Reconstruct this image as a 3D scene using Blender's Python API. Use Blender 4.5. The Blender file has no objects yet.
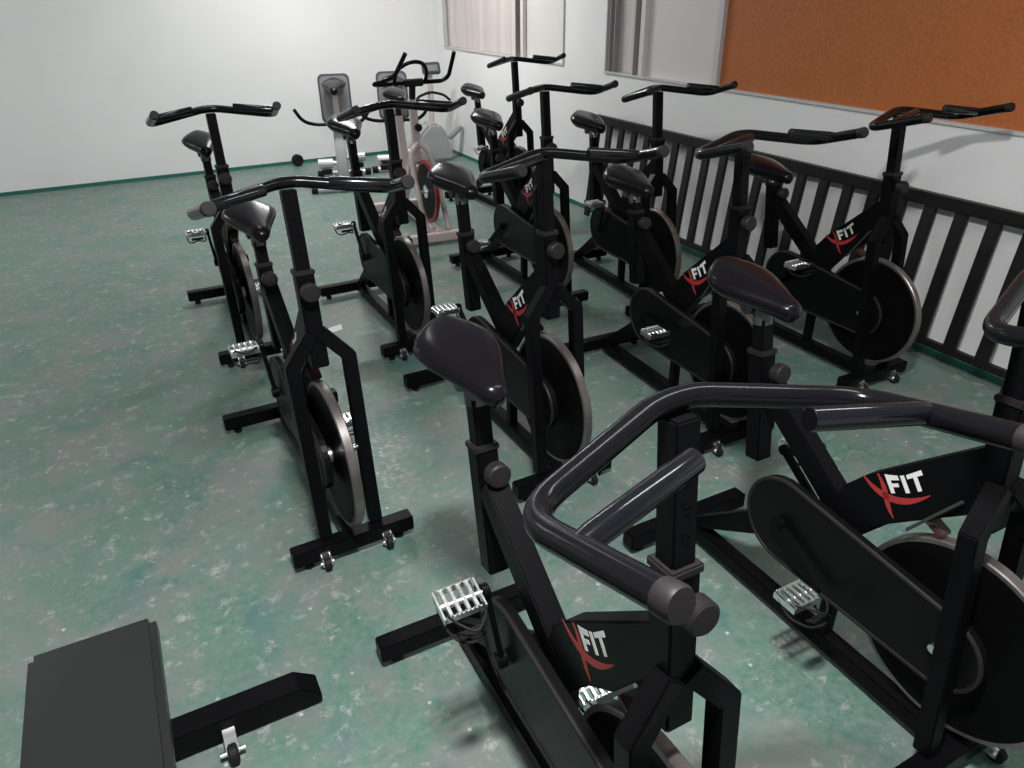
import bpy, bmesh, math, random
from mathutils import Vector, Matrix
random.seed(7)
S = bpy.context.scene
COL = S.collection

# ------------------------------------------------------------------ camera, light, exposure
cam_d = bpy.data.cameras.new('camera'); cam = bpy.data.objects.new('camera', cam_d); COL.objects.link(cam)
cam_d.sensor_width = 36.0; cam_d.lens = 727.479 * 36.0 / 1024.0; cam_d.clip_start = 0.02
R = ((0.88536449, -0.46470232, -0.01347141), (0.233193, 0.41884497, 0.87760465), (-0.40218248, -0.78014143, 0.47919579))
m = Matrix((R[0], R[1], R[2])).transposed().to_4x4(); m.translation = (0, 0, 1.7)
cam.matrix_world = m
S.camera = cam
S.view_settings.view_transform = 'Standard'; S.view_settings.look = 'None'
S.view_settings.gamma = 1.0; S.view_settings.use_curve_mapping = False
S.view_settings.exposure = 0.0
w = bpy.data.worlds.new('world'); S.world = w; w.use_nodes = True
w.node_tree.nodes['Background'].inputs[0].default_value = (0.95, 0.96, 1.0, 1)
w.node_tree.nodes['Background'].inputs[1].default_value = 0.15
LAMPS = [(0.25, 0.40, 116, 0.12, 0.32, 90), (1.9, 6.7, 76, 0.14, 1.2, 90), (0.6, 3.9, 4, 0.14, 1.2, 0), (-2.4, 6.2, 40, 0.14, 1.2, 90), (1.75, 0.85, 13, 0.14, 1.2, 90)]
CEIL = 2.95

# ------------------------------------------------------------------ materials
def nt(name):
    mt = bpy.data.materials.new(name); mt.use_nodes = True
    n = mt.node_tree; b = n.nodes['Principled BSDF']
    return mt, n, b
def mat(name, col, rough=0.5, metal=0.0, noise=0.0, nscale=30, rn=0.0, coat=0.0, bump=0.0, bscale=200, spec=0.5):
    mt, n, b = nt(name)
    b.inputs['Base Color'].default_value = (*col, 1); b.inputs['Roughness'].default_value = rough
    b.inputs['Metallic'].default_value = metal; b.inputs['Coat Weight'].default_value = coat
    b.inputs['Specular IOR Level'].default_value = spec
    tc = n.nodes.new('ShaderNodeTexCoord')
    if noise or rn:
        nz = n.nodes.new('ShaderNodeTexNoise'); nz.inputs['Scale'].default_value = nscale; nz.inputs['Detail'].default_value = 5
        n.links.new(tc.outputs['Object'], nz.inputs['Vector'])
        if noise:
            mx = n.nodes.new('ShaderNodeMix'); mx.data_type = 'RGBA'
            mx.inputs[6].default_value = tuple(max(0, c * (1 - noise)) for c in col) + (1,)
            mx.inputs[7].default_value = tuple(min(1, c * (1 + noise)) for c in col) + (1,)
            n.links.new(nz.outputs[0], mx.inputs[0]); n.links.new(mx.outputs[2], b.inputs['Base Color'])
        if rn:
            mr = n.nodes.new('ShaderNodeMapRange'); mr.inputs['To Min'].default_value = max(0.02, rough - rn); mr.inputs['To Max'].default_value = rough + rn
            n.links.new(nz.outputs[0], mr.inputs['Value']); n.links.new(mr.outputs[0], b.inputs['Roughness'])
    if bump:
        nb = n.nodes.new('ShaderNodeTexNoise'); nb.inputs['Scale'].default_value = bscale
        n.links.new(tc.outputs['Object'], nb.inputs['Vector'])
        bp = n.nodes.new('ShaderNodeBump'); bp.inputs['Strength'].default_value = bump; bp.inputs['Distance'].default_value = 0.002
        n.links.new(nb.outputs[0], bp.inputs['Height']); n.links.new(bp.outputs[0], b.inputs['Normal'])
    return mt
M = dict(
    paint=mat('black_paint', (0.0035, 0.0035, 0.0042), 0.36, rn=0.06, nscale=60, bump=0.06, bscale=500, spec=0.08),
    grip=mat('black_grip_tube', (0.004, 0.004, 0.005), 0.18, rn=0.03, spec=0.2),
    gloss=mat('glossy_black_grip', (0.004, 0.004, 0.006), 0.14, rn=0.02, spec=0.5),
    rubber=mat('dark_rubber', (0.012, 0.011, 0.012), 0.6, noise=0.3, nscale=90, spec=0.18),
    knob=mat('knob_plastic', (0.015, 0.0125, 0.0135), 0.5, noise=0.25, nscale=120, spec=0.22),
    vinyl=mat('saddle_vinyl', (0.005, 0.004, 0.006), 0.22, rn=0.03, nscale=8, spec=0.22),
    guard=mat('guard_plastic', (0.004, 0.0045, 0.0045), 0.34, rn=0.06, spec=0.13),
    steel=mat('steel_rim', (0.19, 0.17, 0.162), 0.36, metal=0.75, rn=0.1, noise=0.35, nscale=25),
    disc=mat('flywheel_disc', (0.002, 0.002, 0.002), 0.5, rn=0.1, spec=0.1),
    chrome=mat('chrome', (0.95, 0.95, 0.95), 0.3, metal=1.0, rn=0.08, nscale=80),
    zinc=mat('zinc_tube', (0.12, 0.12, 0.125), 0.4, metal=0.8),
    red=mat('logo_red', (0.34, 0.028, 0.028), 0.4), white=mat('logo_white', (0.75, 0.74, 0.72), 0.45),
    gpanel=mat('grey_panel', (0.22, 0.225, 0.24), 0.4, noise=0.1), gdark=mat('dark_grey_trim', (0.06, 0.065, 0.07), 0.5),
    gbody=mat('grey_housing', (0.36, 0.37, 0.37), 0.45, noise=0.08), pinkish=mat('pale_pink_white_paint', (0.56, 0.47, 0.46), 0.35, noise=0.06),
    redpaint=mat('red_rim_paint', (0.25, 0.012, 0.016), 0.3), silver=mat('silver_tube', (0.62, 0.6, 0.6), 0.35, metal=0.5),
    alu=mat('aluminium_frame', (0.58, 0.56, 0.57), 0.45, metal=0.1, noise=0.08), aludark=mat('window_seal', (0.33, 0.30, 0.31), 0.5),
    paper=mat('white_paper', (0.8, 0.82, 0.8), 0.7, noise=0.05), benchpad=mat('bench_vinyl', (0.015, 0.015, 0.016), 0.35, bump=0.1),
    rail=mat('dark_brown_rail', (0.005, 0.004, 0.004), 0.5, noise=0.5, nscale=12, rn=0.1),
    brown=mat('leather_pad', (0.05, 0.022, 0.02), 0.5),
    greenpaint=mat('green_skirting_paint', (0.02, 0.14, 0.11), 0.45, noise=0.35, nscale=9),
    ceil=mat('ceiling_plaster', (0.72, 0.73, 0.73), 0.8, noise=0.03),
)
# emissive lamp tube
mt, n, b = nt('lamp_tube'); b.inputs['Emission Color'].default_value = (0.93, 0.97, 1, 1); b.inputs['Emission Strength'].default_value = 6; M['tube'] = mt
# wall paint : white, gently uneven, slightly glossy
mt, n, b = nt('white_wall_paint')
tc = n.nodes.new('ShaderNodeTexCoord'); nz = n.nodes.new('ShaderNodeTexNoise'); nz.inputs['Scale'].default_value = 1.4; nz.inputs['Detail'].default_value = 6
n.links.new(tc.outputs['Object'], nz.inputs['Vector'])
r_ = n.nodes.new('ShaderNodeValToRGB'); r_.color_ramp.elements[0].color = (0.79, 0.785, 0.785, 1); r_.color_ramp.elements[1].color = (0.84, 0.84, 0.84, 1)
r_.color_ramp.elements[0].position = 0.3; r_.color_ramp.elements[1].position = 0.7
n.links.new(nz.outputs[0], r_.inputs[0]); n.links.new(r_.outputs[0], b.inputs['Base Color'])
b.inputs['Roughness'].default_value = 0.42
M['wall'] = mt
# worn green floor paint
mt, n, b = nt('worn_green_floor')
tc = n.nodes.new('ShaderNodeTexCoord')
def tex(scale, detail=6, rough=0.6, dist=0.0):
    t = n.nodes.new('ShaderNodeTexNoise'); t.inputs['Scale'].default_value = scale; t.inputs['Detail'].default_value = detail
    t.inputs['Roughness'].default_value = rough; t.inputs['Distortion'].default_value = dist
    n.links.new(tc.outputs['Object'], t.inputs['Vector']); return t
def ramp(src, stops):
    r = n.nodes.new('ShaderNodeValToRGB'); e = r.color_ramp.elements
    e[0].position, e[0].color = stops[0]; e[1].position, e[1].color = stops[-1]
    for p, c in stops[1:-1]:
        k = e.new(p); k.color = c
    n.links.new(src, r.inputs[0]); return r
def mixc(fac, a, bcol):
    x = n.nodes.new('ShaderNodeMix'); x.data_type = 'RGBA'
    n.links.new(fac, x.inputs[0])
    if isinstance(a, tuple): x.inputs[6].default_value = a
    else: n.links.new(a, x.inputs[6])
    if isinstance(bcol, tuple): x.inputs[7].default_value = bcol
    else: n.links.new(bcol, x.inputs[7])
    return x.outputs[2]
g = ramp(tex(2.2, 5, 0.6, 0.4).outputs[0], [(0.3, (0.075, 0.155, 0.130, 1)), (0.5, (0.085, 0.185, 0.145, 1)), (0.72, (0.13, 0.215, 0.18, 1))])
g2 = ramp(tex(38, 7, 0.7).outputs[0], [(0.38, (0, 0, 0, 1)), (0.66, (1, 1, 1, 1))])
col = mixc(g2.outputs[0], g.outputs[0], (0.155, 0.225, 0.195, 1))
bl = ramp(tex(4.5, 4, 0.5, 1.0).outputs[0], [(0.56, (0, 0, 0, 1)), (0.72, (0.75, 0.75, 0.75, 1))])
col = mixc(bl.outputs[0], col, (0.055, 0.150, 0.150, 1))
grey = ramp(tex(3.1, 8, 0.72, 0.6).outputs[0], [(0.44, (0, 0, 0, 1)), (0.60, (0.8, 0.8, 0.8, 1))])
col = mixc(grey.outputs[0], col, (0.195, 0.205, 0.20, 1))
# scuffs: two-frequency product
s1 = ramp(tex(5.0, 3, 0.5, 0.3).outputs[0], [(0.36, (0, 0, 0, 1)), (0.52, (1, 1, 1, 1))])
s2 = ramp(tex(15, 8, 0.78, 0.25).outputs[0], [(0.545, (0, 0, 0, 1)), (0.64, (1, 1, 1, 1))])
mul = n.nodes.new('ShaderNodeMath'); mul.operation = 'MULTIPLY'
n.links.new(s1.outputs[0], mul.inputs[0]); n.links.new(s2.outputs[0], mul.inputs[1])
mul2 = n.nodes.new('ShaderNodeMath'); mul2.operation = 'MULTIPLY'; mul2.inputs[1].default_value = 0.62
n.links.new(mul.outputs[0], mul2.inputs[0])
col = mixc(mul2.outputs[0], col, (0.46, 0.45, 0.43, 1))
vo = n.nodes.new('ShaderNodeTexVoronoi'); vo.inputs['Scale'].default_value = 11; vo.inputs['Randomness'].default_value = 1
n.links.new(tc.outputs['Object'], vo.inputs['Vector'])
v1 = ramp(vo.outputs['Distance'], [(0.0, (1, 1, 1, 1)), (0.085, (0, 0, 0, 1))])
col = mixc(v1.outputs[0], col, (0.66, 0.68, 0.66, 1))
n.links.new(col, b.inputs['Base Color'])
rr = n.nodes.new('ShaderNodeMapRange'); rr.inputs['To Min'].default_value = 0.32; rr.inputs['To Max'].default_value = 0.62
n.links.new(g2.outputs[0], rr.inputs['Value']); n.links.new(rr.outputs[0], b.inputs['Roughness'])
bp = n.nodes.new('ShaderNodeBump'); bp.inputs['Strength'].default_value = 0.25; bp.inputs['Distance'].default_value = 0.004
n.links.new(s2.outputs[0], bp.inputs['Height']); n.links.new(bp.outputs[0], b.inputs['Normal'])
M['floor'] = mt
# curtain behind frosted glass : vertical bands
def banded(name, stops, scale, rough=0.3):
    mt, n, b = nt(name)
    tc = n.nodes.new('ShaderNodeTexCoord'); mp = n.nodes.new('ShaderNodeMapping'); mp.inputs['Scale'].default_value = (scale, scale, scale * 0.03)
    nz = n.nodes.new('ShaderNodeTexNoise'); nz.inputs['Scale'].default_value = 1; nz.inputs['Detail'].default_value = 4
    n.links.new(tc.outputs['Object'], mp.inputs[0]); n.links.new(mp.outputs[0], nz.inputs['Vector'])
    r = n.nodes.new('ShaderNodeValToRGB'); e = r.color_ramp.elements
    e[0].position, e[0].color = stops[0]; e[1].position, e[1].color = stops[-1]
    for p, c in stops[1:-1]: k = e.new(p); k.color = c
    n.links.new(nz.outputs[0], r.inputs[0]); n.links.new(r.outputs[0], b.inputs['Base Color']); b.inputs['Roughness'].default_value = rough
    return mt
M['curtain'] = banded('beige_curtain', [(0.32, (0.56, 0.49, 0.475, 1)), (0.5, (0.64, 0.58, 0.54, 1)), (0.68, (0.74, 0.69, 0.66, 1))], 7, 0.7)
M['panel'] = mat('pale_window_panel', (0.70, 0.665, 0.645), 0.35, noise=0.05, nscale=3)
# orange particle board with speckles
mt, n, b = nt('orange_brown_board')
tc = n.nodes.new('ShaderNodeTexCoord')
o1 = ramp(tex(60, 6, 0.75).outputs[0], [(0.3, (0.30, 0.075, 0.018, 1)), (0.5, (0.42, 0.12, 0.028, 1)), (0.7, (0.52, 0.17, 0.045, 1))])
o2 = ramp(tex(2.5, 3).outputs[0], [(0.35, (0, 0, 0, 1)), (0.7, (0.6, 0.6, 0.6, 1))])
n.links.new(mixc(o2.outputs[0], o1.outputs[0], (0.46, 0.14, 0.035, 1)), b.inputs['Base Color']); b.inputs['Roughness'].default_value = 0.6
M['board'] = mt
# window glass
mt, n, b = nt('window_glass')
tr = n.nodes.new('ShaderNodeBsdfTransparent'); gl = n.nodes.new('ShaderNodeBsdfGlossy'); gl.inputs['Roughness'].default_value = 0.08
ms_ = n.nodes.new('ShaderNodeMixShader')
ms_.inputs[0].default_value = 0.05; n.links.new(tr.outputs[0], ms_.inputs[1]); n.links.new(gl.outputs[0], ms_.inputs[2]); n.links.new(ms_.outputs[0], n.nodes['Material Output'].inputs[0])
M['glass'] = mt

# ------------------------------------------------------------------ mesh helpers
def obj(name, bm, material, parent=None, loc=None, smooth=False, bevel=0.0, angle=35):
    bmesh.ops.recalc_face_normals(bm, faces=bm.faces)
    if bevel:
        es = [e for e in bm.edges if len(e.link_faces) == 2 and e.calc_face_angle(0) > math.radians(30)]
        bmesh.ops.bevel(bm, geom=es, offset=bevel, segments=2, affect='EDGES', clamp_overlap=True)
    me = bpy.data.meshes.new(name)
    if smooth:
        for f in bm.faces: f.smooth = True
        for e in bm.edges:
            if len(e.link_faces) == 2 and e.calc_face_angle(0) > math.radians(angle): e.smooth = False
    if loc is not None:
        bmesh.ops.translate(bm, vec=-Vector(loc), verts=bm.verts)
    bm.to_mesh(me); bm.free()
    ms = material if isinstance(material, (list, tuple)) else [material]
    for x in ms: me.materials.append(x)
    o = bpy.data.objects.new(name, me); COL.objects.link(o)
    if loc is not None: o.location = loc
    if parent: o.parent = parent
    return o
def box(bm, c, s, rot=None):
    r = bmesh.ops.create_cube(bm, size=1)
    mtx = Matrix.Translation(c) @ (rot.to_4x4() if rot else Matrix()) @ Matrix.Diagonal((*s, 1))
    bmesh.ops.transform(bm, matrix=mtx, verts=r['verts']); return r['verts']
def beam(bm, a, b, wd, h, side=(0, 1, 0)):
    "rectangular tube from a to b; wd along side, h across"
    return sweep(bm, [a, b], wd, h, side)
def sweep(bm, pts, wd, h, side=(0, 1, 0)):
    pts = [Vector(p) for p in pts]; n_ = len(pts); rings = []
    for i, p in enumerate(pts):
        if i == 0: t = (pts[1] - p).normalized(); sc = 1
        elif i == n_ - 1: t = (p - pts[i - 1]).normalized(); sc = 1
        else:
            t1 = (p - pts[i - 1]).normalized(); t2 = (pts[i + 1] - p).normalized(); t = (t1 + t2).normalized(); sc = 1 / max(0.4, t.dot(t1))
        sd = Vector(side); sd = (sd - t * sd.dot(t))
        sd = sd.normalized(); up = t.cross(sd).normalized()
        # stretch across the mitre in the bending plane
        if 0 < i < n_ - 1:
            bend = (pts[i + 1] - p).normalized() - (p - pts[i - 1]).normalized()
            ks = sc if abs(bend.normalized().dot(sd)) > 0.5 else 1
            ku = sc if abs(bend.normalized().dot(up)) > 0.5 else 1
        else: ks = ku = 1
        rings.append([bm.verts.new(p + sd * (a * wd / 2 * ks) + up * (b_ * h / 2 * ku)) for a, b_ in ((-1, -1), (1, -1), (1, 1), (-1, 1))])
    for r0, r1 in zip(rings, rings[1:]):
        for k in range(4): bm.faces.new((r0[k], r0[(k + 1) % 4], r1[(k + 1) % 4], r1[k]))
    bm.faces.new(rings[0][::-1]); bm.faces.new(rings[-1])
def smooth_path(pts, rad=0.03, seg=6):
    pts = [Vector(p) for p in pts]; out = [pts[0]]
    for a, p, c in zip(pts, pts[1:], pts[2:]):
        d1 = (a - p); d2 = (c - p); k = min(rad, d1.length * 0.48, d2.length * 0.48)
        q1 = p + d1.normalized() * k; q2 = p + d2.normalized() * k
        for i in range(seg + 1):
            t = i / seg; out.append(q1 * (1 - t) ** 2 + p * 2 * t * (1 - t) + q2 * t * t)
    out.append(pts[-1]); return out
def tube(bm, pts, r, seg=16, closed=False, caps=True):
    pts = [Vector(p) for p in pts]; n_ = len(pts)
    rs = r if isinstance(r, (list, tuple)) else [r] * n_
    def tan(i):
        if closed: return (pts[(i + 1) % n_] - pts[i - 1]).normalized()
        if i == 0: return (pts[1] - pts[0]).normalized()
        if i == n_ - 1: return (pts[-1] - pts[-2]).normalized()
        return ((pts[i + 1] - pts[i]).normalized() + (pts[i] - pts[i - 1]).normalized()).normalized()
    t = tan(0); ref = Vector((0, 0, 1)) if abs(t.z) < 0.9 else Vector((1, 0, 0)); u = t.cross(ref).normalized(); rings = []
    for i in range(n_):
        t = tan(i); u = (u - t * u.dot(t)).normalized(); v = t.cross(u)
        rings.append([bm.verts.new(pts[i] + (u * math.cos(2 * math.pi * k / seg) + v * math.sin(2 * math.pi * k / seg)) * rs[i]) for k in range(seg)])
    pr = list(zip(rings, rings[1:])) + ([(rings[-1], rings[0])] if closed else [])
    for r0, r1 in pr:
        for k in range(seg): bm.faces.new((r0[k], r0[(k + 1) % seg], r1[(k + 1) % seg], r1[k]))
    if caps and not closed: bm.faces.new(rings[0][::-1]); bm.faces.new(rings[-1])
def lathe(bm, c, axis, prof, seg=32):
    "prof: list of (distance along axis, radius)"
    a = Vector(axis).normalized(); ref = Vector((0, 0, 1)) if abs(a.z) < 0.9 else Vector((1, 0, 0)); u = a.cross(ref).normalized(); v = a.cross(u); c = Vector(c)
    rings = []
    for d, r in prof:
        if r < 1e-6: rings.append([bm.verts.new(c + a * d)])
        else: rings.append([bm.verts.new(c + a * d + (u * math.cos(2 * math.pi * k / seg) + v * math.sin(2 * math.pi * k / seg)) * r) for k in range(seg)])
    for r0, r1 in zip(rings, rings[1:]):
        for k in range(seg):
            q = (k + 1) % seg
            if len(r0) == 1 and len(r1) == 1: continue
            if len(r0) == 1: bm.faces.new((r0[0], r1[q], r1[k]))
            elif len(r1) == 1: bm.faces.new((r0[k], r0[q], r1[0]))
            else: bm.faces.new((r0[k], r0[q], r1[q], r1[k]))
    if len(rings[0]) > 1: bm.faces.new(rings[0][::-1])
    if len(rings[-1]) > 1: bm.faces.new(rings[-1])
def cyl(bm, a, b, r, seg=20):
    a = Vector(a); b = Vector(b); lathe(bm, a, b - a, [(0, r), ((b - a).length, r)], seg)
def prism(bm, poly, y0, y1, conv=lambda p, y: (p[0], y, p[1])):
    a = [bm.verts.new(conv(p, y0)) for p in poly]; b = [bm.verts.new(conv(p, y1)) for p in poly]
    k = len(poly)
    for i in range(k): bm.faces.new((a[i], a[(i + 1) % k], b[(i + 1) % k], b[i]))
    bm.faces.new(a[::-1]); bm.faces.new(b)
def new(): return bmesh.new()
def empty(name, loc, rz=0.0):
    o = bpy.data.objects.new(name, None); COL.objects.link(o); o.location = loc; o.rotation_euler = (0, 0, rz); o.empty_display_size = 0.1; return o
def tag(o, label=None, cat=None, group=None, kind=None):
    if label: o['label'] = label
    if cat: o['category'] = cat
    if group: o['group'] = group
    if kind: o['kind'] = kind
    return o
def copy_tree(o, parent=None):
    c = o.copy(); COL.objects.link(c)
    if parent: c.parent = parent
    for ch in list(o.children): copy_tree(ch, c)
    return c

# ------------------------------------------------------------------ room
XR, YB, XL, YF = 3.46, 8.48, -4.2, -2.6
def struct(name, bm, m_, **k): return tag(obj(name, bm, m_, **k), kind='structure')
bm = new(); box(bm, ((XR + XL) / 2, (YB + YF) / 2, -0.05), (XR - XL + 0.4, YB - YF + 0.4, 0.1)); struct('floor', bm, M['floor'])
bm = new(); box(bm, ((XR + XL) / 2, (YB + YF) / 2, CEIL + 0.05), (XR - XL + 0.4, YB - YF + 0.4, 0.1)); struct('ceiling', bm, M['ceil'])
bm = new(); box(bm, ((XR + XL) / 2, YB + 0.1, CEIL / 2), (XR - XL + 0.4, 0.2, CEIL)); struct('wall_back', bm, M['wall'])
bm = new(); box(bm, ((XR + XL) / 2, YF - 0.1, CEIL / 2), (XR - XL + 0.4, 0.2, CEIL)); struct('wall_front', bm, M['wall'])
bm = new(); box(bm, (XL - 0.1, (YB + YF) / 2, CEIL / 2), (0.2, YB - YF, CEIL)); struct('wall_left', bm, M['wall'])
# right wall with window openings (W1: y 5.67..8.2, W2: y 1.2..5.05)
W1 = (5.67, 8.21, 1.115); W2 = (1.3, 5.06, 1.105); WT = 2.55
bm = new()
def wallseg(y0, y1, z0, z1): box(bm, (XR + 0.1, (y0 + y1) / 2, (z0 + z1) / 2), (0.2, y1 - y0, z1 - z0))
wallseg(YF, W2[0], 0, CEIL); wallseg(W2[1], W1[0], 0, CEIL); wallseg(W1[1], YB, 0, CEIL)
for wdw in (W1, W2): wallseg(wdw[0], wdw[1], 0, wdw[2]); wallseg(wdw[0], wdw[1], WT, CEIL)
struct('wall_right', bm, M['wall'])
bm = new(); box(bm, ((XR + XL) / 2, YB - 0.003, 0.0175), (XR - XL, 0.006, 0.035)); struct('baseboard_back', bm, M['greenpaint'])
bm = new(); box(bm, (XR - 0.003, (YB + YF) / 2, 0.0175), (0.006, YB - YF - 0.02, 0.035)); struct('baseboard_right', bm, M['greenpaint'])

def window(name, y0, y1, z0, mullions, curtain_rng, panel_rng, board_rng):
    t = empty(name, (XR, (y0 + y1) / 2, z0)); tag(t, kind='structure')
    L = Vector(t.location)
    def part(nm, bm, m_, **k):
        bmesh.ops.translate(bm, vec=-L, verts=bm.verts); return obj(nm, bm, m_, t, **k)
    bm = new(); d = 0.05; xx = XR + 0.012; f = 0.022
    f = 0.016
    for (a, b_, c, e) in ((y0, y1, z0, z0 + f), (y0, y1, WT - f, WT), (y0, y0 + f, z0 + f, WT - f), (y1 - f, y1, z0 + f, WT - f)):
        box(bm, (xx, (a + b_) / 2, (c + e) / 2), (d, b_ - a, e - c))
    part('window_frame', bm, M['alu'], bevel=0.002)
    for yy, ww, mm in mullions:
        bm = new(); box(bm, (xx + 0.002, yy, (z0 + WT) / 2), (0.045, ww, WT - z0 - 2 * f)); part('mullion', bm, mm, bevel=0.002)
    def sheet(nm, rng, m_, x, th, wave=0.0, waves=0):
        bm = new(); k = 120 if wave else 1; a = []
        for i in range(k + 1):
            yy = rng[0] + (rng[1] - rng[0]) * i / k
            ox = wave * (math.sin(waves * 2 * math.pi * i / k) + 0.5 * math.sin(waves * 3.7 * math.pi * i / k + 1))
            a.append([bm.verts.new((x + ox + s, yy, z)) for s, z in ((0, z0 + f), (0, WT - f), (th, WT - f), (th, z0 + f))])
        for r0, r1 in zip(a, a[1:]):
            for q in range(4): bm.faces.new((r0[q], r0[(q + 1) % 4], r1[(q + 1) % 4], r1[q]))
        bm.faces.new(a[0]); bm.faces.new(a[-1][::-1]); part(nm, bm, m_, smooth=bool(wave))
    for c in curtain_rng: sheet('curtain', c[:2], M['curtain'], XR + 0.045, 0.004, 0.0055 if c[2] > 5 else 0.002, c[2])
    for p in panel_rng: sheet('window_panel', p, M['panel'], XR + 0.03, 0.008)
    for p in board_rng: sheet('board', p, M['board'], XR + 0.02, 0.012)
    bm = new(); box(bm, (XR + 0.16, (y0 + y1) / 2, (z0 + WT) / 2), (0.02, y1 - y0, WT - z0)); part('backing', bm, M['panel'])
    for c in curtain_rng:
        bm = new(); box(bm, (XR + 0.02, (c[0] + c[1]) / 2, (z0 + WT) / 2), (0.004, c[1] - c[0], WT - z0 - 2 * f)); part('window_pane', bm, M['glass'])
window('window_1', *W1, [(6.52, 0.010, M['aludark']), (6.40, 0.05, M['panel'])], [(6.54, 8.18, 11)], [(5.70, 6.37)], [])
window('window_2', *W2, [(5.01, 0.010, M['aludark']), (4.95, 0.012, M['aludark']), (4.70, 0.012, M['aludark']), (4.61, 0.05, M['panel']), (3.83, 0.05, M['alu'])],
       [(4.71, 4.92, 2)], [(3.86, 4.59)], [(1.33, 3.80)])

# ceiling lamps
for i, (lx, ly, pw, sx, sy, ang) in enumerate(LAMPS):
    t = empty('ceiling_lamp', (lx, ly, CEIL), math.radians(ang))
    tag(t, ['fluorescent ceiling lamp above the nearest spin bikes', 'fluorescent ceiling lamp above the far machines by the back wall', 'fluorescent ceiling lamp above the middle rows of spin bikes',
            'fluorescent ceiling lamp over the empty left side of the room', 'fluorescent ceiling lamp above the bikes by the right wall'][i], 'lamp', 'fluorescent ceiling lamps')
    bm = new(); box(bm, (0, 0, -0.02), (0.16, 1.25, 0.04)); obj('lamp_housing', bm, M['gbody'], t, bevel=0.004)
    for s in (-0.04, 0.04):
        bm = new(); cyl(bm, (s, -0.6, -0.06), (s, 0.6, -0.06), 0.014); obj('lamp_tube', bm, M['tube'], t, smooth=True)
    ld = bpy.data.lights.new('lamp_light', 'AREA'); ld.shape = 'RECTANGLE'; ld.size = sx; ld.size_y = sy; ld.energy = pw; ld.color = (1.0, 0.985, 0.98)
    lo = bpy.data.objects.new('lamp_light', ld); COL.objects.link(lo); lo.location = (lx, ly, CEIL - 0.09); lo.rotation_euler = (0, 0, math.radians(ang))

# ------------------------------------------------------------------ spin bike (local: +x forward, +y rider's left)
AX = Vector((-0.445, 0, 0.375)); CR = 0.190
def saddle_bm():
    bm = new(); nu, nv = 26, 24; rings = []
    x0, x1 = -0.885, -0.575
    for i in range(nu + 1):
        u = i / nu
        if u < 0.32: wd = 0.099 * math.sqrt(max(0.0, 1 - ((0.32 - u) / 0.32) ** 2))
        else:
            k = (u - 0.32) / 0.68; k2 = k ** 1.35; wd = 0.104 * (1 - k2) + 0.030 * k2
            wd = 0.099 + (0.028 - 0.099) * (k * k * (3 - 2 * k) * 0.65 + k * 0.35)
            if u > 0.90: wd *= math.sqrt(max(0.0, 1 - ((u - 0.90) / 0.10) ** 2))
        wd = max(wd, 0.0015)
        f = min(1.0, wd / 0.028) ** 0.8
        ctr = 0.992 + 0.014 * (1 - u) - 0.022 * u * u
        tp = f * (0.040 * (1 - u) + 0.022 * u); dn = f * (0.070 * (1 - u) + 0.030 * u)
        x = x0 + (x1 - x0) * u; ring = []
        for j in range(nv):
            a = 2 * math.pi * j / nv; cy, sz = math.cos(a), math.sin(a)
            y = wd * math.copysign(abs(cy) ** 0.85, cy)
            if sz < 0: y *= (1 - 0.35 * abs(sz))
            ring.append(bm.verts.new((x, y, ctr + (tp * sz if sz > 0 else -dn * abs(sz) ** 0.8))))
        rings.append(ring)
    for r0, r1 in zip(rings, rings[1:]):
        for k in range(nv): bm.faces.new((r0[k], r0[(k + 1) % nv], r1[(k + 1) % nv], r1[k]))
    bm.faces.new(rings[0][::-1]); bm.faces.new(rings[-1])
    return bm
def stadium(c0, r0, c1, r1, k=16):
    # convex outline round two circles (x,z)
    d = Vector((c1[0] - c0[0], c1[1] - c0[1])); L = d.length; a = math.atan2(d.y, d.x); off = math.acos((r0 - r1) / L)
    out = []
    for i in range(k + 1):
        t = a + off + (2 * math.pi - 2 * off) * i / k; out.append((c0[0] + r0 * math.cos(t), c0[1] + r0 * math.sin(t)))
    for i in range(k + 1):
        t = a - off + 2 * off * i / k; out.append((c1[0] + r1 * math.cos(t), c1[1] + r1 * math.sin(t)))
    return out
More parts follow.
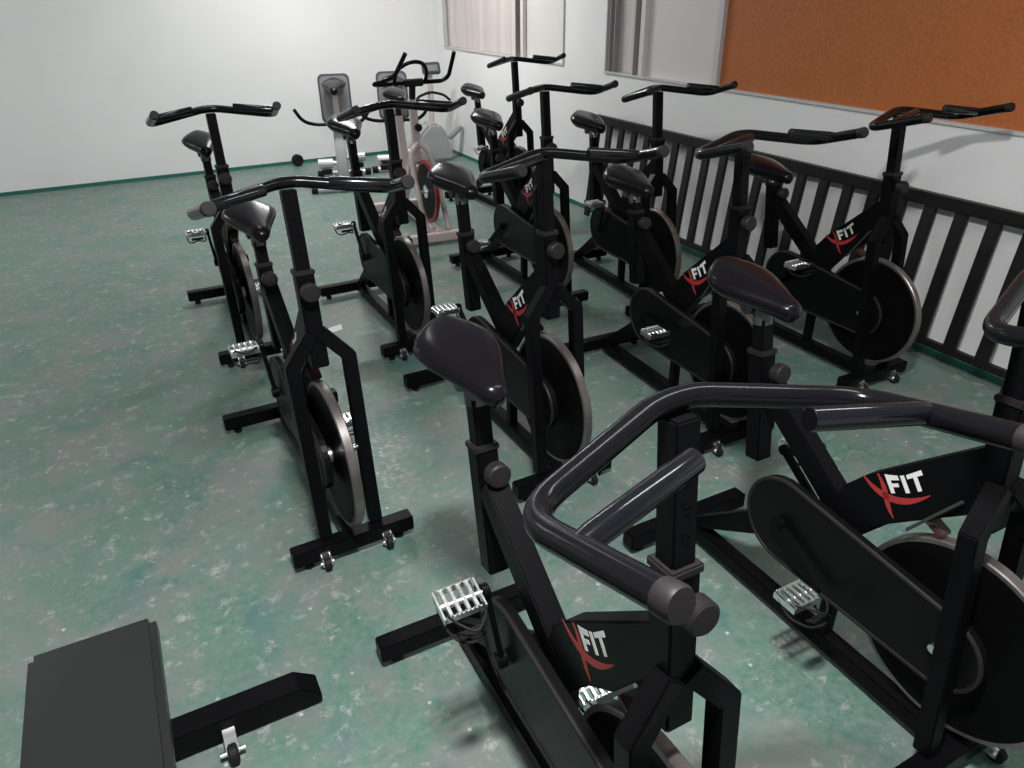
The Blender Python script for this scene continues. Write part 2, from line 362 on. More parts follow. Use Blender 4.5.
def make_bike():
    root = empty('spin_bike', (0, 0, 0))
    P = M['paint']
    # base
    bm = new(); beam(bm, (-0.86, 0, 0.052), (0.10, 0, 0.052), 0.05, 0.05); obj('base_beam', bm, P, root, bevel=0.004)
    for nm, x, hw, in (('front_stabilizer', 0.12, 0.21), ('rear_stabilizer', -0.885, 0.25)):
        bm = new(); beam(bm, (x, -hw, 0.055), (x, hw, 0.055), 0.056, 0.056, (1, 0, 0)); st = obj(nm, bm, P, root, bevel=0.004)
        for s in (-1, 1):
            bm = new(); lathe(bm, (x, s * (hw - 0.05), 0), (0, 0, 1), [(0.0, 0.016), (0.014, 0.018), (0.02, 0.009), (0.03, 0.009)], 14); obj('levelling_foot', bm, M['rubber'], st, smooth=True)
        if nm == 'front_stabilizer':
            for s in (-1, 1):
                bm = new(); y = s * 0.108
                for q in (-0.014, 0.014): box(bm, (x + 0.036, y + q, 0.036), (0.034, 0.004, 0.034))
                box(bm, (x + 0.028, y, 0.05), (0.010, 0.03, 0.02))
                lathe(bm, (x + 0.045, y - 0.022, 0.03), (0, 1, 0), [(0, 0.006), (0.044, 0.006)], 12)
                br = obj('wheel_bracket', bm, M['chrome'], st)
                bm = new(); lathe(bm, (x + 0.045, y - 0.011, 0.024), (0, 1, 0), [(0, 0.019), (0.003, 0.024), (0.019, 0.024), (0.022, 0.019)], 24); obj('wheel', bm, M['rubber'], br, smooth=True)
    # rear support and bottom bracket
    bm = new()
    prism(bm, [(-0.86, 0.077), (-0.80, 0.077), (-0.40, 0.33), (-0.34, 0.43), (-0.44, 0.42), (-0.50, 0.37)], -0.02, 0.02)
    lathe(bm, (AX.x, -0.034, AX.z), (0, 1, 0), [(0, 0.03), (0.068, 0.03)], 24)
    obj('rear_support', bm, P, root, bevel=0.003)
    bm = new(); beam(bm, (-0.285, 0, 0.46), (-0.285, 0, 0.075), 0.036, 0.036); obj('support_strut', bm, P, root, bevel=0.003)
    # seat tube and diagonal
    bm = new(); beam(bm, (-0.622, 0, 0.47), (-0.672, 0, 0.80), 0.054, 0.054); seat_tube = obj('seat_tube', bm, P, root, bevel=0.004)
    bm = new(); d = Vector((-0.05, 0, 0.33)).normalized(); c0 = Vector((-0.672, 0, 0.80)); beam(bm, c0 - d * 0.012, c0 + d * 0.004, 0.060, 0.060); obj('collar', bm, M['knob'], seat_tube, bevel=0.003)
    bm = new(); beam(bm, (-0.625, 0, 0.715), (-0.300, 0, 0.475), 0.0535, 0.068); obj('diagonal_tube', bm, P, root, bevel=0.004)
    # down tube box with the lettering
    bm = new(); prism(bm, [(-0.355, 0.44), (-0.315, 0.575), (-0.27, 0.632), (-0.03, 0.855), (0.02, 0.855), (0.02, 0.70), (-0.02, 0.685), (-0.18, 0.545), (-0.265, 0.43)], -0.0265, 0.0265)
    dt = obj('down_tube', bm, P, root, bevel=0.004)
    U = Vector((0.79, 0.613)); V = Vector((-0.613, 0.79)); O = Vector((-0.192, 0.632))
    def lg(nm, strips, mt_):
        bm = new()
        for pl in strips:
            prism(bm, [tuple(O + U * p[0] + V * p[1]) for p in pl], -0.0266, -0.0270)
        obj(nm, bm, mt_, dt)
    top = lambda u: 0.046 - 0.008 * math.sin(min(1, max(0, u / 0.105)) * math.pi)
    lg('fit_lettering', [
        [(0.000, -0.001), (0.011, -0.002), (0.011, top(0.01)), (0.000, top(0))],
        [(0.0112, 0.030), (0.034, 0.028), (0.034, top(0.034)), (0.0112, top(0.0112))],
        [(0.0112, 0.013), (0.028, 0.012), (0.028, 0.021), (0.0112, 0.022)],
        [(0.040, -0.004), (0.051, -0.004), (0.051, top(0.051)), (0.040, top(0.04))],
        [(0.057, 0.028), (0.100, 0.034), (0.100, top(0.1) + 0.001), (0.057, top(0.057))],
        [(0.073, -0.003), (0.084, -0.002), (0.084, 0.0315), (0.073, 0.030)]], M['white'])
    def stroke(pts, ws):
        out = []
        for i in range(len(pts) - 1):
            a, c = Vector(pts[i]), Vector(pts[i + 1]); t = (c - a).normalized(); nn = Vector((-t.y, t.x))
            out.append([tuple(a - nn * ws[i]), tuple(c - nn * ws[i + 1]), tuple(c + nn * ws[i + 1]), tuple(a + nn * ws[i])])
        return out
    q = []; qs = []
    for i in range(13):
        t = i / 12; p = (Vector((-0.062, 0.052)) * (1 - t) ** 2 + Vector((-0.022, -0.050)) * 2 * t * (1 - t) + Vector((0.100, -0.014)) * t * t); q.append(p); qs.append(0.0010 + 0.0080 * math.sin(math.pi * min(1, t * 1.02)) ** 0.8)
    q2 = [Vector((-0.018 + 0.004 * math.sin(i), 0.050 - 0.112 * i / 6)) for i in range(7)]; q2s = [0.0020, 0.0045, 0.0068, 0.0076, 0.0065, 0.0045, 0.001]
    lg('x_emblem', stroke(q, qs) + stroke(q2, q2s), M['red'])
    # head tube and fork
    lean = Vector((-0.05, 0, 0.52)).normalized(); hb = Vector((0.012, 0, 0.67)); ht = hb + lean * 0.305
    bm = new(); beam(bm, hb, ht, 0.054, 0.054); head = obj('head_tube', bm, P, root, bevel=0.004)
    bm = new(); beam(bm, ht - lean * 0.012, ht + lean * 0.004, 0.060, 0.060); obj('collar', bm, M['knob'], head, bevel=0.003)
    for s in (-1, 1):
        bm = new(); sweep(bm, [(0.016, s * 0.016, 0.782), (0.034, s * 0.090, 0.695), (0.098, s * 0.088, 0.085)], 0.042, 0.042, (1, 0, 0)); obj('fork_leg', bm, P, root, bevel=0.003)
    # brake
    bm = new(); beam(bm, (-0.06, 0, 0.70), (-0.105, 0, 0.615), 0.03, 0.025); box(bm, (-0.09, 0, 0.605), (0.07, 0.036, 0.016), Matrix.Rotation(math.radians(25), 3, 'Y')); bk = obj('brake_pad', bm, M['brown'], root, bevel=0.003)
    bm = new(); cyl(bm, (-0.125, -0.04, 0.575), (-0.03, -0.04, 0.72), 0.004, 10); obj('brake_rod', bm, M['zinc'], bk)
    # flywheel
    F = Vector((0.03, 0, 0.35))
    bm = new(); lathe(bm, F + Vector((0, -0.013, 0)), (0, 1, 0), [(0, 0.06), (0.004, 0.07), (0.004, 0.2), (-0.001, 0.215), (-0.001, 0.236), (0.027, 0.236), (0.027, 0.215), (0.022, 0.2), (0.022, 0.07), (0.026, 0.06)], 64); fw = obj('flywheel', bm, M['disc'], root, smooth=True)
    bm = new(); prof = [(0, 0.236), (0, 0.2455), (0.003, 0.249), (0.027, 0.249), (0.030, 0.2455), (0.030, 0.236)]; lathe(bm, F + Vector((0, -0.015, 0)), (0, 1, 0), prof, 72)
    bmesh.ops.delete(bm, geom=[f for f in bm.faces if len(f.verts) > 4], context='FACES'); obj('rim', bm, M['steel'], fw, smooth=True)
    bm = new(); cyl(bm, F + Vector((0, -0.075, 0)), F + Vector((0, 0.075, 0)), 0.012, 16); lathe(bm, F + Vector((0, -0.034, 0)), (0, 1, 0), [(0, 0.028), (0.068, 0.028)], 24); obj('hub', bm, M['chrome'], fw, smooth=True)
    # chain guard
    st = stadium((AX.x, AX.z), 0.132, (0.03, 0.35), 0.105)
    bm = new(); prism(bm, st, -0.062, -0.036); cg = obj('chain_guard', bm, M['guard'], root, bevel=0.003)
    bm = new(); tube(bm, [(x, -0.060, z) for x, z in stadium((AX.x, AX.z), 0.128, (0.03, 0.35), 0.101)], 0.0062, 8, closed=True); obj('guard_lip', bm, M['knob'], cg, smooth=True)
    # cranks and pedals: origin at the axle, so they can be turned
    cr = bpy.data.objects.new('crank_set', None)
    for s in (-1, 1):
        bm = new(); sgn = 1 if s < 0 else -1
        pts = [(0, s * 0.078, 0), (0.05 * sgn, s * 0.083, 0), (CR * sgn, s * 0.095, 0)]
        bm2 = bm; sweep(bm2, pts, 0.014, 0.026, (0, 1, 0)); lathe(bm2, (0, s * 0.066, 0), (0, s, 0), [(0, 0.020), (0.024, 0.020), (0.026, 0.012)], 18)
        lathe(bm2, (CR * sgn, s * 0.086, 0), (0, s, 0), [(0, 0.017), (0.018, 0.017)], 16)
        ca = obj('crank_arm', bm2, M['paint'], root, bevel=0.002); ca.location = AX
        # pedal (its own origin at the spindle)
        bm = new()
        for q_ in (-0.034, 0.034):
            # serrated cage plates
            k = 9; poly = [(-0.045, -0.008)]
            for i in range(k):
                x = -0.045 + 0.09 * i / k; poly += [(x + 0.001, 0.010), (x + 0.005, 0.016), (x + 0.008, 0.010)]
            poly += [(0.045, -0.008)]
            prism(bm, poly, q_ - 0.002, q_ + 0.002, conv=lambda p, y: (y, s * 0.155 + p[0], p[1]))
        for y in (-0.047, 0.047): box(bm, (0, s * 0.155 + y, 0.0), (0.072, 0.004, 0.018))
        for i in range(4): box(bm, (0, s * 0.155 - 0.03 + 0.02 * i, 0.004), (0.066, 0.007, 0.010))
        cyl(bm, (0, s * 0.095, 0), (0, s * 0.200, 0), 0.0075, 12)
        pd = obj('pedal', bm, M['chrome'], ca); pd.location = (CR * sgn, 0, 0)
        bm = new(); y = s * 0.155
        tube(bm, smooth_path([(-0.02, y - 0.046, 0), (0.02, y - 0.046, -0.035), (0.075, y - 0.03, -0.03), (0.095, y, -0.012), (0.075, y + 0.03, -0.03), (0.02, y + 0.046, -0.035), (-0.02, y + 0.046, 0)], 0.02, 4), 0.0035, 8)
        tube(bm, smooth_path([(0.03, y - 0.04, 0.012), (0.06, y - 0.035, 0.028), (0.095, y, 0.02), (0.06, y + 0.035, 0.028), (0.03, y + 0.04, 0.012)], 0.02, 4), 0.003, 8)
        box(bm, (0.07, y, -0.012), (0.028, 0.06, 0.004), Matrix.Rotation(math.radians(-35), 3, 'Y'))
        obj('toe_clip', bm, M['rubber'], pd, smooth=True)
    bpy.data.objects.remove(cr)
    # seat post, saddle, knobs
    d = Vector((-0.05, 0, 0.33)).normalized()
    bm = new(); beam(bm, Vector((-0.672, 0, 0.80)) - d * 0.05, Vector((-0.672, 0, 0.80)) + d * 0.125, 0.042, 0.042)
    obj('seat_post', bm, P, root, bevel=0.003)
    sa = obj('saddle', saddle_bm(), M['vinyl'], root, smooth=True, angle=60)
    bm = new(); lathe(bm, (-0.73, -0.035, 0.945), (0, 1, 0), [(0, 0.012), (0.004, 0.022), (0.066, 0.022), (0.07, 0.012)], 16); lathe(bm, (-0.690, 0, 0.905), (-0.2, 0, 1), [(0, 0.027), (0.03, 0.027), (0.05, 0.02)], 18)
    for s in (-1, 1): tube(bm, smooth_path([(-0.86, s * 0.045, 0.975), (-0.80, s * 0.028, 0.952), (-0.70, s * 0.022, 0.952), (-0.64, s * 0.012, 0.975)], 0.03, 3), 0.004, 8)
    obj('saddle_clamp', bm, M['zinc'], sa, smooth=True)
    kp = [(0, 0.008), (0.016, 0.008), (0.016, 0.024), (0.020, 0.028), (0.044, 0.028), (0.048, 0.024), (0.050, 0.0)]
    bm = new(); lathe(bm, (-0.628, 0, 0.755), (1, 0, 0.15), kp, 28); obj('adjustment_knob', bm, M['knob'], root, smooth=True)
    hk = hb + lean * 0.25
    bm = new(); lathe(bm, hk + Vector((0.022, 0, 0)), (1, 0, 0.1), kp, 28); obj('adjustment_knob', bm, M['knob'], root, smooth=True)
    # handlebar
    pt = Vector((-0.043, 0, 1.205))
    bm = new(); beam(bm, ht - lean * 0.03, pt, 0.042, 0.042); hp = obj('handlebar_post', bm, P, root, bevel=0.003)
    for k in range(3):
        c = ht + lean * (0.05 + 0.05 * k) + Vector((0.0208, 0, 0.002)); bm = new(); lathe(bm, c, (1, 0, 0), [(0, 0.0055), (0.001, 0.0062), (0.001, 0.0048), (-0.003, 0.0045)], 14)
        obj('pin_hole', bm, M['paint'], hp, smooth=True)
    path = [(0.25, -0.250, 1.252), (0.025, -0.272, 1.188), (-0.055, -0.03, 1.222), (-0.055, 0.03, 1.222), (0.025, 0.272, 1.188), (0.25, 0.250, 1.252)]
    path = [Vector(p) for p in path]
    full = [path[0]]
    def corner(a, p, c, rad, seg=8):
        d1 = (a - p).normalized() * rad; d2 = (c - p).normalized() * rad
        return [(p + d1) * (1 - t) ** 2 + p * 2 * t * (1 - t) + (p + d2) * t * t for t in [i / seg for i in range(seg + 1)]]
    for i, rd in ((1, 0.060), (2, 0.03), (3, 0.025), (4, 0.060)): full += corner(path[i - 1], path[i], path[i + 1], rd)
    full.append(path[-1])
    bm = new(); tube(bm, full, 0.0168, 20); hbars = obj('handlebar', bm, M['grip'], root, smooth=True)
    for s in (-1, 1):
        e = Vector((0.25, s * 0.250, 1.252)); d = (e - Vector((0.025, s * 0.272, 1.188))).normalized()
        bm = new(); lathe(bm, e - d * 0.012, d, [(0, 0.0178), (0.018, 0.0182), (0.022, 0.0160), (0.0225, 0)], 24); obj('end_cap', bm, M['knob'], hbars, smooth=True)
        a = Vector((0.125, s * 0.261, 1.220)); c = Vector((0.086, s * 0.087, 1.241)); dd = (c - a)
        bm = new(); tube(bm, [a, a + dd * 0.1, c - dd.normalized() * 0.002, c], [0.0135, 0.0155, 0.0155, 0.0145], 20); obj('inner_grip', bm, M['gloss'], hbars, smooth=True)
    return root
proto = make_bike()
def find(o, nm):
    return [c for c in o.children if c.name.split('.')[0] == nm]
T = -math.pi / 2
BIKES = [ # x, y, heading, seat dz, crank angle(deg), pedal tilt, label
    (0.568, 0.582, T, -0.01, 100, 14, 'nearest black spin bike, its handlebar filling the lower right foreground'),
    (0.395, 2.09, T + 0.025, -0.03, 95, 0, 'black spin bike at the left with its front foot and wheels fully in view'),
    (1.213, 2.061, T + 0.02, 0.02, 130, 0, 'black spin bike in the centre directly behind the nearest bike, steel flywheel rim showing'),
    (1.163, 3.436, T + 0.02, 0.05, 112, 0, 'black spin bike just behind the left bike, in front of the white-framed cycle'),
    (2.575, 3.228, T - 0.05, -0.02, 70, 0, 'black spin bike nearest the left end of the dark railing, under the pale window panel'),
    (1.991, 1.977, T - 0.03, -0.06, 5, 0, 'black spin bike on the right, directly behind the right-edge bike, emblem above the steel rim'),
    (1.46, 0.63, T, -0.02, -30, 0, 'black spin bike at the right edge, right beside the nearest bike'),
    (2.094, 3.585, T, -0.01, 225, 0, 'black spin bike between the centre bike and the wall gap, second nearest the far window'),
    (2.788, 5.244, T + 0.03, -0.05, 60, 0, 'farthest black spin bike, standing below the far window'),
    (0.41, 3.76, T, -0.02, 80, 0, 'black spin bike at the left edge farther back, one handlebar grip against the white wall'),
    (2.93, 2.05, T, -0.12, 40, 0, 'black spin bike with the lowest saddle, standing closest to the railing'),
]
for i, (x, y, t, dz, ca, pt_, lab) in enumerate(BIKES):
    o = proto if i == 0 else copy_tree(proto)
    o.location = (x, y, 0); o.rotation_euler = (0, 0, t)
    tag(o, lab, 'exercise bike', 'black spin bikes in rows')
    for nm in ('saddle', 'seat_post'):
        for c in find(o, nm): c.location.z += dz; c.location.x += -0.15 * dz
    for c in find(o, 'crank_arm'):
        c.rotation_euler = (0, -math.radians(ca), 0)
        for p in c.children:
            if p.name.startswith('pedal'): p.rotation_euler = (0, math.radians(ca + pt_), 0)

# ------------------------------------------------------------------ railing leaning on the right wall
ra = empty('railing', (3.3, 3.3, 0)); tag(ra, 'long dark railing with many upright bars leaning against the right wall', 'railing')
L = Vector(ra.location)
def rp(nm, bm, m_=None, **k):
    bmesh.ops.translate(bm, vec=-L, verts=bm.verts); return obj(nm, bm, m_ or M['rail'], ra, **k)
ZT, ZB, XT_, XB_ = 0.775, 0.12, 3.41, 3.335
up = Vector((XT_ - XB_, 0, ZT - ZB)).normalized()
bm = new(); beam(bm, (XT_, 1.5, ZT), (XT_, 5.08, ZT), 0.045, 0.06, (1, 0, 0)); rp('top_rail', bm, bevel=0.005)
bm = new(); beam(bm, (XB_, 1.5, ZB), (XB_, 5.08, ZB), 0.035, 0.035, (1, 0, 0)); rp('bottom_rail', bm, bevel=0.004)
y = 5.04
while y > 1.5:
    bm = new(); p0 = Vector((XB_, y, ZB)) - (up * 0.105 if (y > 5.0 or abs(y - 3.28) < 0.08 or y < 1.66) else up * 0); p1 = Vector((XT_, y, ZT))
    sweep(bm, [p0, p0.lerp(p1, 0.3), p0.lerp(p1, 0.65), p1], 0.062, 0.022, (0, 1, 0)); rp('baluster', bm, bevel=0.003); y -= 0.16

# paper scrap
bm = new(); z = 0.001
vs = [bm.verts.new(p) for p in ((0.79, 3.79, z), (0.885, 3.81, z), (0.895, 3.875, z + 0.006), (0.815, 3.86, z + 0.002))]; f = bm.faces.new(vs)
r = bmesh.ops.extrude_face_region(bm, geom=[f]); bmesh.ops.translate(bm, vec=(0, 0, 0.001), verts=[v for v in r['geom'] if isinstance(v, bmesh.types.BMVert)])
tag(obj('paper_scrap', bm, M['paper']), 'small white scrap of paper lying on the green floor behind the left bike', 'paper')

# ------------------------------------------------------------------ machines at the back
def panel_bm(w_, h_, th, r=0.04, k=6):
    pts = []
    for cx, cz, a0 in ((w_ / 2 - r, h_ - r, 0), (-w_ / 2 + r, h_ - r, 90), (-w_ / 2 + r, r, 180), (w_ / 2 - r, r, 270)):
        for i in range(k + 1):
            a = math.radians(a0 + 90 * i / k); pts.append((cx + r * math.cos(a), cz + r * math.sin(a)))
    return pts
def seat_machine(loc, label):
    t = empty('exercise_cycle', loc, math.radians(-16)); tag(t, label, 'exercise machine')
    # local: front towards -y
    for nm, y, x0, x1 in (('front_foot', -0.20, -0.28, 0.20), ('rear_foot', 0.50, -0.24, 0.24)):
        bm = new(); cyl(bm, (x0, y, 0.035), (x1, y, 0.035), 0.028); f = obj(nm, bm, M['silver'], t, smooth=True)
        for a, d in ((x0, -1), (x1, 1)):
            bm = new(); lathe(bm, (a, y, 0.035), (d, 0, 0), [(-0.03, 0.033), (0.025, 0.033), (0.03, 0.028)], 18); obj('foot_cap', bm, M['rubber'], f, smooth=True)
    bm = new(); beam(bm, (0, -0.20, 0.05), (0, 0.50, 0.05), 0.05, 0.05, (1, 0, 0)); obj('base_tube', bm, M['gbody'], t, bevel=0.004)
    bm = new(); prism(bm, [(-0.16, 0.06), (0.16, 0.06), (0.17, 0.26), (0.10, 0.42), (0.04, 0.54), (-0.04, 0.54), (-0.11, 0.40), (-0.17, 0.22)], -0.05, 0.05, conv=lambda p, y: (y, p[0], p[1])); obj('housing', bm, M['gbody'], t, bevel=0.015, smooth=True)
    for s, z, dy in ((-1, 0.25, -0.08), (1, 0.27, 0.06)):
        bm = new(); cyl(bm, (s * 0.05, dy, z), (s * 0.085, dy, z), 0.02); cyl(bm, (s * 0.085, dy, z), (s * 0.22, dy, z), 0.045); c = obj('pedal', bm, M['silver'], t, smooth=True)
        bm = new(); box(bm, (s * 0.15, dy, z - 0.075), (0.10, 0.09, 0.04)); obj('pedal_strap', bm, M['rubber'], c, bevel=0.008)
    bm = new(); beam(bm, (0, -0.02, 0.50), (0, -0.05, 0.60), 0.05, 0.05, (1, 0, 0)); lathe(bm, (-0.07, -0.05, 0.61), (1, 0, 0), [(0, 0.03), (0.02, 0.045), (0.12, 0.045), (0.14, 0.03)], 18); obj('handlebar_clamp', bm, M['rubber'], t, smooth=True)
    bm = new(); tube(bm, smooth_path([(-0.37, -0.12, 0.75), (-0.31, -0.09, 0.64), (-0.20, -0.06, 0.60), (0, -0.05, 0.60), (0.2, -0.06, 0.60), (0.27, -0.09, 0.66), (0.31, -0.12, 0.75)], 0.06), 0.016, 14); obj('handlebar', bm, M['grip'], t, smooth=True)
    bm = new(); beam(bm, (0, 0.14, 0.30), (0.0, 0.20, 0.84), 0.05, 0.05, (1, 0, 0)); obj('seat_post', bm, M['pinkish'], t, bevel=0.004)
    bm = saddle_bm(); bmesh.ops.transform(bm, matrix=Matrix.Translation((0, 0.20, 0.895)) @ Matrix.Rotation(-math.pi / 2, 4, 'Z') @ Matrix.Scale(1.2, 4) @ Matrix.Translation((0.73, 0, -0.99)), verts=bm.verts); obj('saddle', bm, M['vinyl'], t, smooth=True, angle=60)
    o2 = panel_bm(0.30, 0.44, 0.03, 0.05); L = lambda p, y: (p[0], 0.34 + y + (p[1]) * 0.10, 0.55 + p[1])
    bm = new(); prism(bm, o2, 0, 0.03, conv=L); b = obj('backrest', bm, M['gdark'], t, smooth=True, bevel=0.004)
    bm = new(); prism(bm, [(p[0] * 0.88, 0.22 + (p[1] - 0.22) * 0.92) for p in o2], -0.006, 0.001, conv=L); obj('backrest_panel', bm, M['gpanel'], b, bevel=0.002)
    bm = new(); beam(bm, (0, 0.44, 0.06), (0, 0.40, 0.80), 0.05, 0.04, (1, 0, 0)); obj('backrest_post', bm, M['gbody'], t, bevel=0.004)
    return t
seat_machine((1.87, 7.12, 0), 'grey exercise cycle with a dark-edged grey backrest panel, left of the pair')
seat_machine((2.42, 7.02, 0), 'grey exercise cycle with backrest, half hidden behind the white-framed cycle')

# white-framed cycle facing the camera
t = empty('spin_cycle', (2.03, 5.45, 0), math.radians(-3)); tag(t, 'pale pinkish-white cycle with a red and green flywheel and tall curved black handlebar', 'exercise bike')
PK = M['pinkish']
for nm, y, h in (('front_foot', -0.42, 0.24), ('rear_foot', 0.62, 0.26)):
    bm = new(); beam(bm, (-h, y, 0.045), (h, y, 0.045), 0.07, 0.06, (0, 1, 0)); f = obj(nm, bm, PK, t, bevel=0.006)
    for s in (-1, 1):
        bm = new(); box(bm, (s * (h + 0.008), y, 0.04), (0.02, 0.078, 0.068)); obj('foot_cap', bm, M['rubber'], f, bevel=0.006)
bm = new(); beam(bm, (0, -0.40, 0.06), (0, 0.60, 0.06), 0.06, 0.05, (1, 0, 0)); obj('base_beam', bm, PK, t, bevel=0.005)
for s in (-1, 1):
    bm = new(); tube(bm, smooth_path([(s * 0.004, -0.02, 0.66), (s * 0.075, -0.05, 0.60), (s * 0.088, -0.12, 0.46), (s * 0.088, -0.36, 0.07)], 0.08, 8), 0.021, 16); obj('fork_leg', bm, PK, t, smooth=True)
bm = new(); beam(bm, (0, 0.02, 0.52), (-0.015, 0.02, 0.98), 0.055, 0.055, (1, 0, 0)); obj('head_tube', bm, PK, t, bevel=0.006)
bm = new(); lathe(bm, (0, -0.008, 0.78), (0, -1, 0), [(0, 0.01), (0.02, 0.01), (0.02, 0.027), (0.05, 0.027), (0.052, 0)], 20); obj('adjustment_knob', bm, M['rubber'], t, smooth=True)
bm = new(); lathe(bm, (-0.012, -0.17, 0.33), (1, 0, 0), [(0, 0.05), (0.0, 0.215), (0.024, 0.215), (0.024, 0.05)], 48); fw = obj('flywheel', bm, M['disc'], t, smooth=True)
bm = new(); lathe(bm, (-0.014, -0.17, 0.33), (1, 0, 0), [(0, 0.205), (0, 0.232), (0.004, 0.236), (0.024, 0.236), (0.028, 0.232), (0.028, 0.205)], 48); bmesh.ops.delete(bm, geom=[f for f in bm.faces if len(f.verts) > 4], context='FACES'); obj('rim', bm, M['redpaint'], fw, smooth=True)
bm = new(); cyl(bm, (-0.09, -0.17, 0.33), (0.09, -0.17, 0.33), 0.014); lathe(bm, (-0.02, -0.17, 0.33), (1, 0, 0), [(0, 0.05), (0.04, 0.05)], 24); obj('hub', bm, M['chrome'], fw, smooth=True)
bm = new(); prism(bm, [(0.02, 0.66), (0.06, 0.66), (0.36, 0.36), (0.36, 0.28), (0.28, 0.28)], -0.03, 0.03, conv=lambda p, y: (y, p[0], p[1])); obj('frame', bm, PK, t, bevel=0.008)
bm = new(); beam(bm, (0, 0.34, 0.30), (0, 0.46, 0.80), 0.055, 0.055, (1, 0, 0)); beam(bm, (0, 0.34, 0.31), (0, 0.52, 0.07), 0.055, 0.05, (1, 0, 0)); obj('seat_tube', bm, PK, t, bevel=0.005)
bm = new(); beam(bm, (0, 0.45, 0.76), (0, 0.47, 0.90), 0.04, 0.04, (1, 0, 0)); obj('seat_post', bm, M['rubber'], t, bevel=0.003)
bm = saddle_bm(); bmesh.ops.transform(bm, matrix=Matrix.Translation((0, 0.47, 0.95)) @ Matrix.Rotation(-math.pi / 2, 4, 'Z') @ Matrix.Translation((0.73, 0, -0.99)), verts=bm.verts); obj('saddle', bm, M['vinyl'], t, smooth=True, angle=60)
bm = new(); beam(bm, (-0.015, 0.02, 0.94), (-0.01, 0.0, 1.08), 0.04, 0.04, (1, 0, 0)); lathe(bm, (-0.07, 0.0, 1.09), (1, 0, 0), [(0, 0.028), (0.14, 0.028)], 18); obj('handlebar_stem', bm, M['rubber'], t, bevel=0.002)
bm = new(); tube(bm, smooth_path([(-0.10, -0.18, 1.30), (-0.16, -0.06, 1.14), (-0.32, 0.0, 1.09), (0, 0, 1.09)], 0.05), 0.0155, 14)
tube(bm, smooth_path([(0, 0, 1.09), (0.22, 0.0, 1.09), (0.27, -0.02, 1.12), (0.30, -0.06, 1.26), (0.305, -0.07, 1.29)], 0.05), 0.0155, 14)
tube(bm, smooth_path([(-0.15, 0.0, 1.09), (-0.13, -0.05, 1.19), (-0.04, -0.08, 1.24), (0.06, -0.08, 1.23), (0.10, -0.04, 1.16), (0.09, 0.0, 1.09)], 0.05), 0.014, 14)
obj('handlebar', bm, M['grip'], t, smooth=True)
for s in (-1, 1):
    bm = new(); beam(bm, (s * 0.075, 0.32, 0.32), (s * 0.085, 0.32 - s * 0.10, 0.32 - s * 0.14), 0.014, 0.025, (1, 0, 0)); c = obj('crank_arm', bm, M['chrome'], t, bevel=0.002)
    bm = new(); box(bm, (s * 0.14, 0.32 - s * 0.10, 0.32 - s * 0.14), (0.09, 0.07, 0.022)); obj('pedal', bm, M['rubber'], c, bevel=0.004)

# machine with tall pole by the wall corner
t = empty('stepper_machine', (3.06, 7.86, 0)); tag(t, 'grey machine with rounded housing and pale console pole in the room corner', 'exercise machine')
bm = new(); prism(bm, [(-0.22, 0.0), (0.24, 0.0), (0.25, 0.06), (0.17, 0.30), (0.10, 0.40), (-0.02, 0.41), (-0.14, 0.30), (-0.22, 0.12)], -0.13, 0.13); obj('housing', bm, M['gbody'], t, bevel=0.03, smooth=True)
bm = new(); tube(bm, [(0.05, 0.0, 0.36), (0.06, 0.0, 0.90)], 0.030, 18); obj('pole', bm, M['pinkish'], t, smooth=True)
bm = new(); box(bm, (0.07, -0.02, 0.95), (0.20, 0.05, 0.12), Matrix.Rotation(math.radians(-20), 3, 'X')); c = obj('console', bm, M['gdark'], t, bevel=0.012)
bm = new(); box(bm, (0.07, -0.046, 0.957), (0.13, 0.006, 0.06), Matrix.Rotation(math.radians(-20), 3, 'X')); obj('screen', bm, M['gpanel'], c)
bm = new(); tube(bm, smooth_path([(-0.16, -0.06, 0.62), (-0.10, -0.03, 0.68), (0.05, -0.02, 0.72), (0.20, -0.03, 0.68), (0.26, -0.06, 0.62)], 0.05), 0.014, 12); obj('handle', bm, M['rubber'], t, smooth=True)
bm = new(); box(bm, (0.30, -0.05, 0.28), (0.20, 0.10, 0.03), Matrix.Rotation(math.radians(-35), 3, 'Y')); obj('pedal_arm', bm, M['gpanel'], t, bevel=0.01)

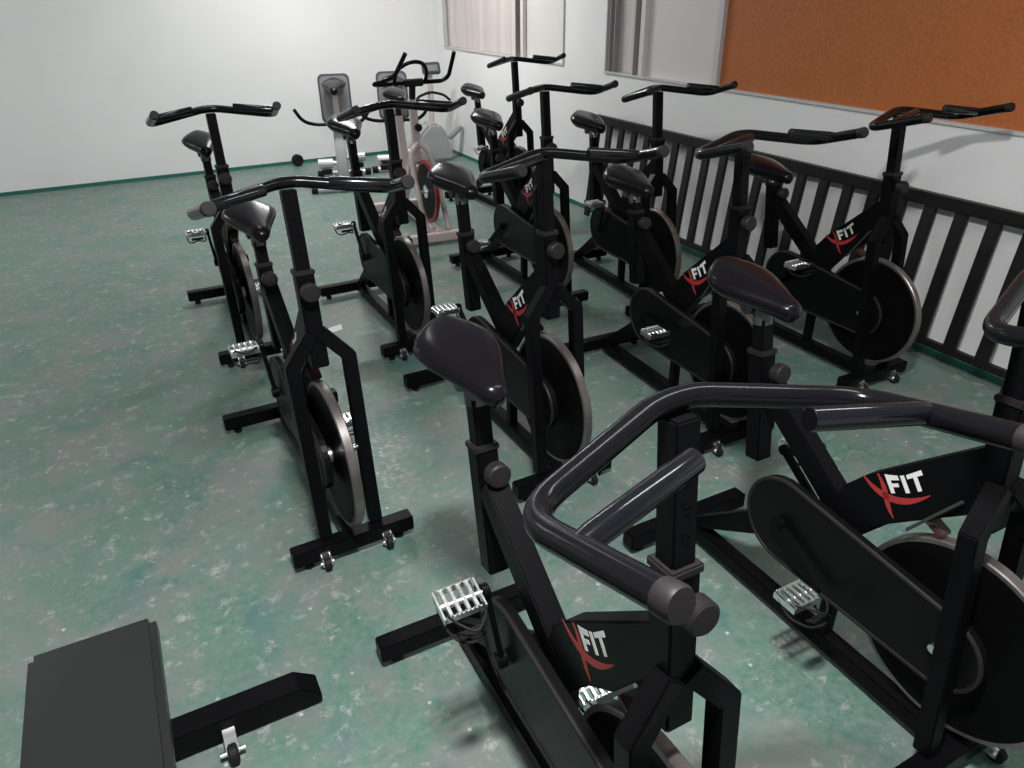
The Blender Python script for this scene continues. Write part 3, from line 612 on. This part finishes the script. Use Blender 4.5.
# round weight by the wall
bm = new(); lathe(bm, (1.70, 8.35, 0.062), (0.2, -1, 0), [(-0.03, 0.03), (-0.028, 0.055), (-0.018, 0.062), (0.018, 0.062), (0.028, 0.055), (0.03, 0.03), (0.022, 0.026), (0.022, 0.0)], 28)
tag(obj('weight_plate', bm, M['rubber'], smooth=True), 'small round black weight standing on the floor against the back wall', 'weight')

# bench whose foot reaches in at the lower left
t = empty('flat_bench', (-0.30, 1.45, 0)); tag(t, 'black bench at the lower left corner with a chamfered floor foot', 'bench')
for y, nm in ((0.0, 'rear_foot'), (-1.05, 'front_foot')):
    bm = new(); e = 0.44 if y == 0 else 0.25
    z0, z1 = 0.012, 0.085
    prism(bm, [(-e, z0), (e, z0), (e, z0 + 0.03), (e - 0.055, z1), (-e + 0.055, z1), (-e, z0 + 0.03)], y - 0.035, y + 0.035); f = obj(nm, bm, M['paint'], t, bevel=0.003)
    for s in (-1, 1):
        bm = new(); lathe(bm, (s * (e - 0.06), y, 0), (0, 0, 1), [(0, 0.018), (0.014, 0.018)], 16); obj('foot_pad', bm, M['rubber'], f)
    if y == 0:
        for s in (-1, 1):
            bm = new(); xw = s * 0.2
            cyl(bm, (xw - 0.03, -0.09, 0.03), (xw + 0.03, -0.09, 0.03), 0.006, 10); beam(bm, (xw, -0.02, 0.045), (xw, -0.095, 0.03), 0.03, 0.02, (1, 0, 0)); b_ = obj('wheel_bracket', bm, M['chrome'], f)
            bm = new(); lathe(bm, (xw - 0.012 + 0.0, -0.095, 0.026), (1, 0, 0), [(0, 0.02), (0.004, 0.026), (0.020, 0.026), (0.024, 0.02)], 22); obj('wheel', bm, M['rubber'], b_, smooth=True)
    bm = new(); beam(bm, (0, y, z1), (0, y + (-0.08 if y == 0 else 0.08), 0.40), 0.05, 0.05, (1, 0, 0)); obj('upright', bm, M['paint'], t, bevel=0.003)
bm = new(); beam(bm, (0, -0.02, 0.39), (0, -1.03, 0.39), 0.05, 0.05, (1, 0, 0)); obj('frame_beam', bm, M['paint'], t, bevel=0.003)
bm = new(); box(bm, (0, -0.52, 0.445), (0.25, 1.02, 0.06)); obj('pad', bm, M['benchpad'], t, bevel=0.015, smooth=True)
